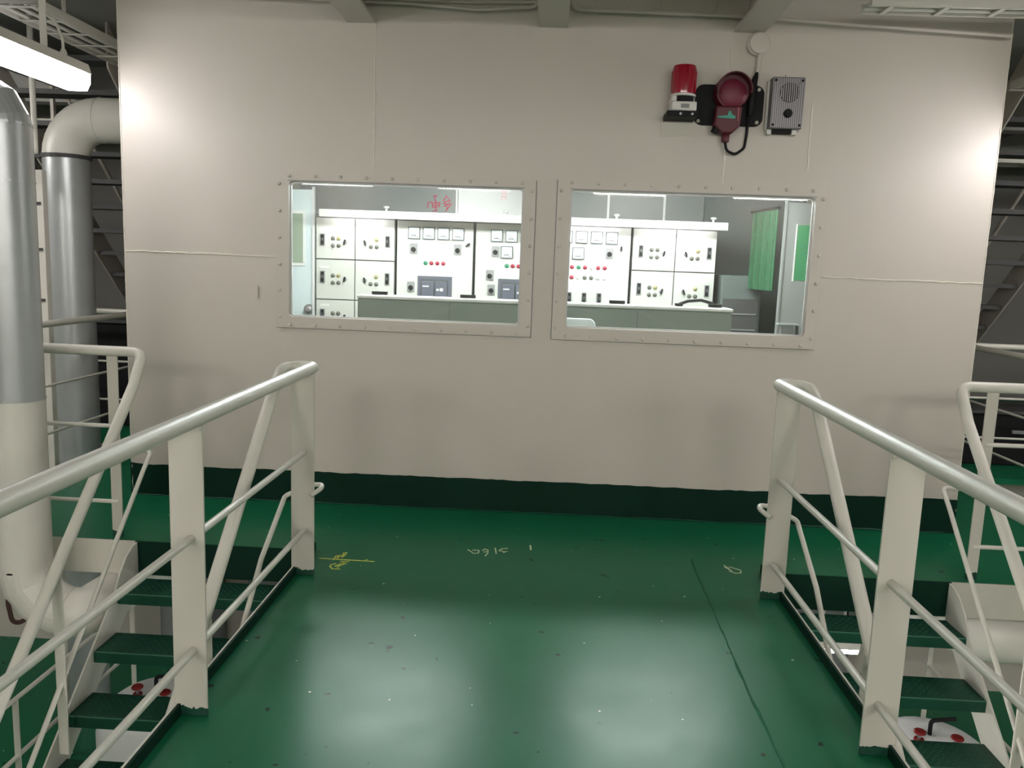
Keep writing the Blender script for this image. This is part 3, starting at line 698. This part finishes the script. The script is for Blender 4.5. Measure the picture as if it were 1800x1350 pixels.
def compartments(t, x0, xm, x1, cols='kykk'):
    rows = [(2.03, 1.638), (1.628, 1.245), (1.235, .85), (.84, .10)]
    for ri, (zt_, zb) in enumerate(rows):
        for ci, (a, b) in enumerate(((x0+.012, xm-.005), (xm+.005, x1-.012))):
            d = door(t, a, b, zb, zt_)
            if ri == 3: continue
            zc = (1.80, 1.44, 1.07)[ri]; mir = 1 if ci == 0 else -1; c = (a+b)/2
            inst('breaker_handle', brk_me, (c-mir*.125, DY, zc+.02), d)
            cx = c+mir*.005 if ci == 0 else c-.01
            colr = ['k', random.choice('yyk'), 'k', 'k']
            inst('indicator', IND[colr[0]] if ci == 0 else IND['y'], (cx-.028 if ci == 0 else cx+.026, DY, zc+.035), d)
            if ci == 0: inst('indicator', IND[colr[1]], (cx+.028, DY, zc+.035), d)
            inst('indicator', IND[colr[2]], (cx-.028, DY, zc-.035), d); inst('indicator', IND[colr[3]], (cx+.028, DY, zc-.035), d)
            inst('selector', sel_me, (c+mir*.095, DY, zc+.0), d, (0, .25*mir, 0))
            inst('name_tag', tag_me, (c-mir*.10, DY, zc+.115), d)
def breaker_unit(d, xc, z0, z1, w=.335):
    b = MB().box(xc-w/2, xc+w/2, DY-.012, DY, z0, z1, 0).build('circuit_breaker', 'breaker_grey', d, bevel=.004)
    # third level: pieces joined with the breaker front
    return MB().box(xc-w/2+.03, xc+w/2-.03, DY-.030, DY-.012, z0+.0, z1-.03, 0).box(xc-w/2+.05, xc-.01, DY-.036, DY-.030, z0, z1-.06, 1).box(xc-w/2+.055, xc-.06, DY-.038, DY-.036, z1-.105, z1-.09, 2).box(xc+.02, xc+w/2-.06, DY-.036, DY-.030, z1-.16, z1-.10, 1).box(xc+.025, xc+.045, DY-.038, DY-.036, z1-.135, z1-.12, 2).box(xc+.055, xc+.085, DY-.038, DY-.036, z1-.145, z1-.12, 2)
A = cabinet(-2.285, -1.492, 'leftmost switchboard cabinet with two columns of starter doors'); compartments(A, -2.285, -1.89, -1.492)
B = cabinet(-1.488, -.724, 'switchboard cabinet with four meters in a row and one grey breaker, near the left')
C = cabinet(-.720, .036, 'switchboard cabinet partly behind the middle window post')
D = cabinet(.040, .792, 'switchboard cabinet with two rows of seven coloured indicator lamps')
E_ = cabinet(.796, 1.612, 'rightmost switchboard cabinet with two columns of starter doors'); compartments(E_, .796, 1.215, 1.612)
def gen(t, x0, x1, kind):
    d = door(t, x0+.012, x1-.012, .10, 2.03); o = x0+1.488
    if kind != 'D':
        for i in range(4): inst('meter', meter_me, (-1.31+o+i*.143+(.035 if kind == 'C' else 0), DY, 1.915), d)
        inst('rotary_switch', rot_me, (-1.315+o+(.03 if kind == 'C' else 0), DY, 1.765), d)
        if kind == 'B': inst('rotary_switch', rot_me, (-.885, DY, 1.768), d); inst('name_tag', tag_me, (-1.03, DY, 1.755), d); inst('selector', sel_me, (-.785, DY, 1.815), d, (0, .9, 0))
        else: inst('meter', meter_me, (-.405, DY, 1.76), d); inst('rotary_switch', rot_me, (-.565, DY, 1.535), d)
        for i, c in enumerate('grrr'): inst('indicator', IND[c], (-1.195+o+i*.058+(.0 if kind == 'B' else .025), DY, 1.63), d)
        inst('name_tag', tag_me, (-1.10+o+.02, DY, 1.545), d)
        xc = -1.10+o+(.02 if kind == 'C' else 0)
        bu = MB().box(xc-.168, xc+.168, DY-.012, DY, 1.255, 1.505)
        q = bu.build('circuit_breaker', 'breaker_grey', t, bevel=.003)
        breaker_unit_mb = MB().box(xc-.135, xc+.135, DY-.016, DY-.012, 1.255, 1.475, 0)
        breaker_unit_mb.build('breaker_window', 'meter_frame', q)
        MB().box(xc-.125, xc-.005, DY-.030, DY-.016, 1.255, 1.455).build('breaker_front', 'breaker_grey', q, bevel=.003)
        MB().box(xc+.005, xc+.125, DY-.028, DY-.016, 1.255, 1.455).build('breaker_front', 'breaker_grey', q, bevel=.003)
        MB().box(xc-.115, xc-.055, DY-.032, DY-.030, 1.40, 1.412).build('breaker_label', 'ind_white', q)
        MB().box(xc+.02, xc+.045, DY-.030, DY-.028, 1.365, 1.385).box(xc+.055, xc+.085, DY-.030, DY-.028, 1.362, 1.392).build('breaker_label', 'ind_white', q)
        inst('rotary_switch', rot_me, (xc-.235, DY, 1.395), d)
        if kind == 'B': inst('name_tag', tag_me, (xc+.245, DY, 1.40), d)
    else:
        for i in range(4): inst('meter', meter_me, (.165+i*.145, DY, 1.93), d)
        inst('rotary_switch', rot_me, (.135, DY, 1.775), d); inst('meter', meter_me, (.285, DY, 1.775), d)
        inst('rotary_switch', rot_me, (.585, DY, 1.785), d); inst('selector', sel_me, (.695, DY, 1.83), d)
        for i, c in enumerate('grgrwrr'): inst('indicator', IND[c], (.168+i*.063, DY, 1.643), d)
        for i, c in enumerate('rrwkkww'): inst('indicator', IND[c], (.168+i*.063, DY, 1.545), d)
        for i in range(3): inst('breaker_handle', brk_me, (.215+i*.145, DY, 1.345), d); inst('name_tag', tag_me, (.215+i*.145, DY, 1.445), d)
gen(B, -1.488, -.724, 'B'); gen(C, -.720, .036, 'C'); gen(D, .040, .792, 'D')
# canopy over the row with strip lamps under it
t = thing('switchboard_canopy', (-.33, CY-.15, 2.028), 'white canopy running over the whole switchboard row', 'canopy')
MB().prism([(CY-.28, 2.075), (CY+.1, 2.075), (CY+.1, 2.095), (CY-.28, 2.095)], -2.17, 1.64, 'x').build('hood', 'switchboard', t, bevel=.004)
MB().box(-2.17, 1.64, CY-.29, CY-.28, 2.028, 2.098).build('front_lip', 'switchboard', t)
for x in (-1.55, -.42, .62, 1.52):
    MB().lathe([(.012, 0), (.012, .03), (.028, .035), (.028, .05), (.012, .055)], (x, CY-.2, 2.095), 'z', 10).build('lifting_eye', 'switchboard', t, smooth=True)
for (a, b, lb) in ((-2.11, -1.60, 'lit strip lamp under the canopy over the leftmost cabinet'), (.06, .66, 'lit strip lamp under the canopy over the seven-lamp cabinet'), (.90, 1.52, 'lit strip lamp under the canopy over the rightmost cabinet')):
    q = thing('strip_lamp', ((a+b)/2, CY-.22, 2.04), lb, 'lamp', 'strip lamps under the canopy')
    MB().tube([(a, CY-.22, 2.050), (b, CY-.22, 2.050)], .011, 10).build('tube', 'lens_panel', q, smooth=True)
    MB().box(a-.03, b+.03, CY-.24, CY-.20, 2.064, 2.0745).build('holder', 'lamp_housing', q)
    for x in (a-.015, b+.015): MB().box(x-.015, x+.015, CY-.235, CY-.205, 2.036, 2.064).build('lamp_socket', 'lamp_housing', q)
# console with its back to the windows
t = thing('control_console', (-.03, 6.6, 0), 'long grey green console standing behind both windows', 'console')
MB().prism([(6.30, 0), (6.95, 0), (6.95, .80), (6.62, .95), (6.50, 1.345), (6.30, 1.345)], -1.47, 1.42, 'x').build('body', 'console_grey', t, bevel=.01)
MB().box(-1.475, 1.425, 6.285, 6.52, 1.345, 1.372).build('top_edge', 'ind_white', t, bevel=.01)
for x in (-.75, -.02, .70): MB().box(x-.002, x+.002, 6.297, 6.30, .05, 1.34).build('joint', 'panel_line', t)
for i, x in enumerate((-1.32, -.62, .55)):
    MB().box(x-.06, x+.06, 6.40, 6.44, 1.373, 1.398).build('label_block', 'black', t)
t = thing('telephone_handset', (1.2, 6.42, 1.372), 'black handset with curved cord lying on the right end of the console', 'handset')
MB().tube(fillet([(1.03, 6.42, 1.388), (1.10, 6.42, 1.415), (1.20, 6.42, 1.425), (1.30, 6.42, 1.40)], .04), .012, 8).build('grip', 'black', t, smooth=True)
MB().box(1.00, 1.06, 6.40, 6.45, 1.373, 1.395).build('earpiece', 'black', t, bevel=.006); MB().box(1.26, 1.36, 6.40, 6.45, 1.373, 1.400).build('cradle', 'black', t, bevel=.006)
# chair in front of the console
t = thing('office_chair', (.22, 5.85, 0), 'pale office chair in front of the console, only its back top shows', 'chair')
MB().prism([(p[0], p[1]) for p in rrect(.0, .355, .72, 1.285, .05)], 5.80, 5.86, 'y').build('backrest', 'seat_cloth', t, bevel=.015)
MB().prism([(p[0], p[1]) for p in rrect(-.04, .40, 5.82, 6.22, .06)], .44, .51, 'z').build('seat', 'seat_cloth', t, bevel=.015)
MB().box(.19, .25, 5.845, 5.87, .45, .80).build('back_bar', 'black', t)
MB().cyl((.22, 6.02, .06), (.22, 6.02, .44), .025, 12).build('column', 'black', t)
for k in range(5):
    a = 2*math.pi*k/5+.3; MB().tube([(.22, 6.02, .10), (.22+.2*math.cos(a), 6.02+.2*math.sin(a), .07)], .018, 8).build('leg', 'black', t)
    MB().lathe([(.02, 0), (.03, .015), (.03, .045), (.02, .06)], (.22+.2*math.cos(a), 6.02+.2*math.sin(a), .001), 'z', 8).build('caster', 'black', t)
# inner door at the left
d = structure(MB().box(-2.70, -2.30, 7.96, 8.0, .0, 2.29).build('door_1', 'door_white', bevel=.004), 'pale inner door with glazed panel left of the switchboard')
MB().box(-2.70, -2.375, 7.948, 7.96, 1.56, 2.09).build('glazing_frame', 'ind_white', d); MB().box(-2.66, -2.395, 7.944, 7.948, 1.59, 2.06).build('glazing', 'door_glass', d)
MB().lathe([(.05, 0), (.05, .012), (.03, .016), (.03, .05), (.036, .06), (.02, .075)], (-2.335, 7.96, 1.14), 'y', 18).build('door_knob', 'speaker_grey', d, smooth=True)
MB().box(-2.302, -2.287, 7.945, 8.0, .0, 2.32).build('door_frame', 'ind_white', d)
# right end: curtain, locker, dark cabinet
t = thing('curtain', (1.97, 7.5, 1.5), 'green curtain hanging in the right corner of the control room', 'curtain')
n = 40; vv = []; 
for i in range(n+1):
    u = i/n; x = 1.895+.085*u+.006*math.sin(u*26); yy = 7.84-.52*u+.022*math.sin(u*26+1)
    for z in (1.50, 1.85, 2.21): vv.append((x, yy, z))
for i in range(n+1):
    u = i/n; x = 1.903+.085*u+.006*math.sin(u*26); yy = 7.846-.52*u+.022*math.sin(u*26+1)
    for z in (1.50, 1.85, 2.21): vv.append((x, yy, z))
k = (n+1)*3; ff = []
for i in range(n):
    for j in range(2):
        a = i*3+j; ff += [(a, a+3, a+4, a+1), (k+a, k+a+1, k+a+4, k+a+3)]
MB().add(vv, ff).build('cloth', 'curtain', t, smooth=True)
MB().tube([(1.885, 7.88, 2.215), (1.985, 7.28, 2.215)], .012, 8).build('curtain_rod', 'black', t)
t = thing('partition_panel', (2.27, 7.25, 0), 'tall pale grey partition with a green notice at the right window edge', 'partition')
MB().box(2.03, 2.60, 7.22, 7.26, .0, 2.26).build('panel', 'room_wall', t, bevel=.004)
MB().box(2.018, 2.030, 7.21, 7.27, .0, 2.27).build('edge_strip', 'room_wall', t)
pp = MB().box(2.13, 2.36, 7.216, 7.2199, 1.60, 2.07).build('notice', 'poster', t)
MB().box(2.115, 2.127, 7.214, 7.2199, 1.59, 2.08).build('notice_edge', 'ind_white', t)
for i in range(7): MB().box(2.17, 2.33, 7.2145, 7.216, 1.65+i*.04, 1.658+i*.04).build('printed_line', 'ind_green', pp)
t = thing('dark_cabinet', (1.83, 8.1, 0), 'dark equipment cabinet under the green curtain', 'cabinet')
MB().box(1.66, 2.04, 7.9, 8.5, .0, 1.62).build('body', 'room_wall_dark', t, bevel=.008)
MB().box(1.68, 2.02, 7.885, 7.90, .1, 1.40).build('front', 'dark_steel', t, bevel=.004)
for z in (1.10, 1.25): MB().box(1.70, 2.0, 7.875, 7.885, z, z+.012).build('rail', 'grey_plastic', t)
wall_panel = tag(MB().box(1.64, 2.70, 8.93, 8.99, .0, 2.43).build('wall_panel', 'room_wall_dark'), 'dark grey panel on the back wall behind the curtain', 'panel')
t = thing('sill_bracket', (1.58, 5.37, 1.245), 'small metal bracket standing on the right window sill', 'bracket')
MB().box(1.505, 1.640, 5.35, 5.41, 1.322, 1.332).build('top_plate', 'galvanised', t, bevel=.002); MB().box(1.53, 1.61, 5.36, 5.40, 1.246, 1.322).build('block', 'grey_plastic', t, bevel=.003)
MB().box(1.628, 1.640, 5.355, 5.405, 1.246, 1.322).build('side_plate', 'dark_steel', t)
structure(MB().box(WIN[1][0]-.02, WIN[1][1]+.02, WY+.056, WY+.14, 1.225, 1.245).build('trim_1', 'room_wall'), 'inner sill of the right window')
structure(MB().box(WIN[0][0]-.02, WIN[0][1]+.02, WY+.056, WY+.14, 1.225, 1.245).build('trim_2', 'room_wall'), 'inner sill of the left window')
# red lettering on the back wall
R1 = [[(-1.254, 2.353), (-1.255, 2.297)], [(-1.275, 2.342), (-1.234, 2.351)], [(-1.334, 2.222), (-1.327, 2.278), (-1.286, 2.283)], [(-1.285, 2.271), (-1.203, 2.282), (-1.206, 2.242), (-1.276, 2.224), (-1.285, 2.267)], [(-1.245, 2.301), (-1.245, 2.193)], [(-1.275, 2.187), (-1.226, 2.201)], [(-1.281, 2.248), (-1.203, 2.262)]]
R2 = [[(-1.129, 2.357), (-1.163, 2.3)], [(-1.122, 2.337), (-1.087, 2.294)], [(-1.154, 2.29), (-1.089, 2.302)], [(-1.17, 2.275), (-1.1, 2.262)], [(-1.146, 2.28), (-1.12, 2.229), (-1.134, 2.187)], [(-1.078, 2.27), (-1.123, 2.209)], [(-1.157, 2.24), (-1.095, 2.278)]]
R3 = [[(-0.536, 2.42), (-0.486, 2.417)], [(-0.535, 2.396), (-0.482, 2.402)], [(-0.53, 2.368), (-0.531, 2.336)], [(-0.53, 2.367), (-0.489, 2.371), (-0.49, 2.338)]]
sg = thing('wall_sign', (-.8, 8.985, 2.18), 'pale sign board with red characters above the switchboard', 'sign')
MB().box(-1.40, -1.035, 8.975, 8.998, 2.17, 2.42).build('board', 'room_wall', sg)
MB().box(-1.0, -.15, 8.975, 8.998, 2.17, 2.438).build('board', 'ind_white', sg, label='white board')
for i, (S, m) in enumerate(((R1, 'red_ink'), (R2, 'red_ink'), (R3, 'pink_ink'))):
    mb = MB()
    for st in S: ribbon(mb, st, .011, 0, plane='xz', y=8.975)
    mb.build('character', m, sg)

# ================================================================== DECK MARKS
A_ = [[(-1.194, 4.27), (-0.89, 4.263)], [(-0.934, 4.285), (-0.945, 4.266)], [(-1.114, 4.26), (-1.116, 4.311), (-1.104, 4.326), (-1.099, 4.277), (-1.094, 4.332), (-1.077, 4.313), (-1.085, 4.367), (-1.07, 4.38), (-1.07, 4.331), (-1.078, 4.301)], [(-1.088, 4.204), (-1.106, 4.187), (-1.108, 4.16), (-1.086, 4.126), (-1.045, 4.128)], [(-1.081, 4.163), (-1.062, 4.207), (-1.065, 4.145), (-1.053, 4.188), (-1.041, 4.2), (-1.057, 4.219), (-1.032, 4.212), (-1.07, 4.238), (-1.025, 4.244)]]
B_ = [[(-0.396, 4.524), (-0.373, 4.492), (-0.359, 4.467), (-0.331, 4.475), (-0.331, 4.521), (-0.368, 4.521)], [(-0.31, 4.525), (-0.297, 4.55), (-0.279, 4.529), (-0.277, 4.483), (-0.288, 4.436)], [(-0.301, 4.498), (-0.285, 4.505)], [(-0.24, 4.575), (-0.228, 4.483)], [(-0.168, 4.58), (-0.2, 4.569), (-0.215, 4.531), (-0.174, 4.521), (-0.166, 4.534), (-0.189, 4.503)]]
C_ = [[(-0.035, 4.641), (-0.031, 4.572)]]
D_ = [[(1.07, 4.478), (1.088, 4.428)], [(1.067, 4.454), (1.096, 4.395)], [(1.094, 4.458), (1.126, 4.434)], [(1.08, 4.393), (1.109, 4.36), (1.141, 4.373), (1.148, 4.414), (1.113, 4.446)]]
for S, m, w, lb in ((A_, 'chalk', .008, 'yellow chalk scribble with a long cross stroke near the left post'), (B_, 'chalk_pale', .007, 'pale chalk characters on the middle of the green deck'),
                    (C_, 'chalk_pale', .010, 'short pale chalk tick right of the chalk characters'), (D_, 'chalk_pale', .006, 'faint chalk loop near the right post')):
    mb = MB()
    for st in S: ribbon(mb, st, w, .0003)
    tag(mb.build('chalk_mark', m), lb, 'marking', 'chalk marks on the deck')

# ================================================================== LOWER DECK MACHINERY
def tank(x, y, zt, r, label, s):
    t = thing('tank', (x, y, LOW), label, 'tank', 'white tanks on the lower deck')
    MB().lathe([(r, 0), (r, zt-LOW-.22), (r*.93, zt-LOW-.10), (r*.7, zt-LOW-.03), (r*.35, zt-LOW), (.02, zt-LOW)], (x, y, LOW), 'z', 28).build('shell', 'tank_white', t, smooth=True)
    for k, (dx, dy) in enumerate(((-.12, -.05), (.1, -.1))):
        v = MB().cyl((x+dx, y+dy, zt-.06), (x+dx, y+dy, zt+.045), .012, 10).build('valve_stem', 'speaker_grey', t)
        MB().lathe([(.034, 0), (.040, .006), (.040, .014), (.034, .02)], (x+dx, y+dy, zt+.045), 'z', 14).build('handwheel', 'valve_red', v, smooth=True)
        MB().lathe([(.035, 0), (.04, .02), (.03, .045)], (x+dx, y+dy, zt-.035), 'z', 12).build('valve_body', 'valve_red', v, smooth=True)
    MB().tube(fillet([(x-.02, y+.02, zt-.02), (x-.02, y+.02, zt+.10), (x+.14, y+.02, zt+.12)], .03), .014, 8).build('tank_pipe', 'black', t, smooth=True)
tank(2.70, 5.15, -1.36, .42, 'white domed tank with red valves under the right stair', 1)
tank(-2.62, 5.25, -1.42, .40, 'white domed tank with red valves under the left stair', -1)
tag(MB().lathe([(.09, 0), (.09, .75), (.06, .80), (.03, .82)], (3.02, 4.75, LOW), 'z', 16).build('gas_bottle', 'blue', smooth=True), 'blue bottle beside the white tank under the right stair', 'bottle')
for i, (x, w, lb) in enumerate(((-3.4, .5, 'far left'), (-2.5, .55, 'left'), (1.9, .5, 'inner right'), (2.7, .6, 'outer right'))):
    t = thing('starter_cabinet', (x, 7.6, LOW), 'grey starter cabinet on the lower deck, %s of four' % lb, 'cabinet', 'starter cabinets on the lower deck')
    MB().box(x-w/2, x+w/2, 7.4, 7.8, LOW, -.75).build('body', 'room_wall', t, bevel=.01)
    MB().box(x-w/2+.03, x+w/2-.03, 7.385, 7.40, LOW+.1, -.8).build('door_leaf', 'room_wall', t, bevel=.004)
    MB().box(x+w/2-.08, x+w/2-.05, 7.37, 7.385, -1.5, -1.35).build('handle', 'black', t)

for s_, z1, lb in ((-1, 1.0, 'low dark block filling the black area behind the railing left of the control room'), (1, .5, 'low dark block filling the black area behind the railing right of the control room')):
    t = thing('dark_backdrop', (s_*5.0, 7.65, 0), lb, 'backdrop', 'dark blocks behind the side railings')  # dark block added to blacken the background behind the railing
    MB().box(s_*3.70, s_*6.6, 7.42, 7.95, .001, z1-.03).build('backdrop_block', 'black', t, bevel=.01)
    MB().box(s_*3.68, s_*6.62, 7.40, 7.97, z1-.03, z1).build('backdrop_top', 'dark_steel', t, bevel=.006)
    for x in (4.3, 5.2, 6.1): MB().box(s_*x-.06, s_*x+.06, 7.385, 7.42, z1-.20, z1-.17).build('handle', 'grey_plastic', t, bevel=.004)
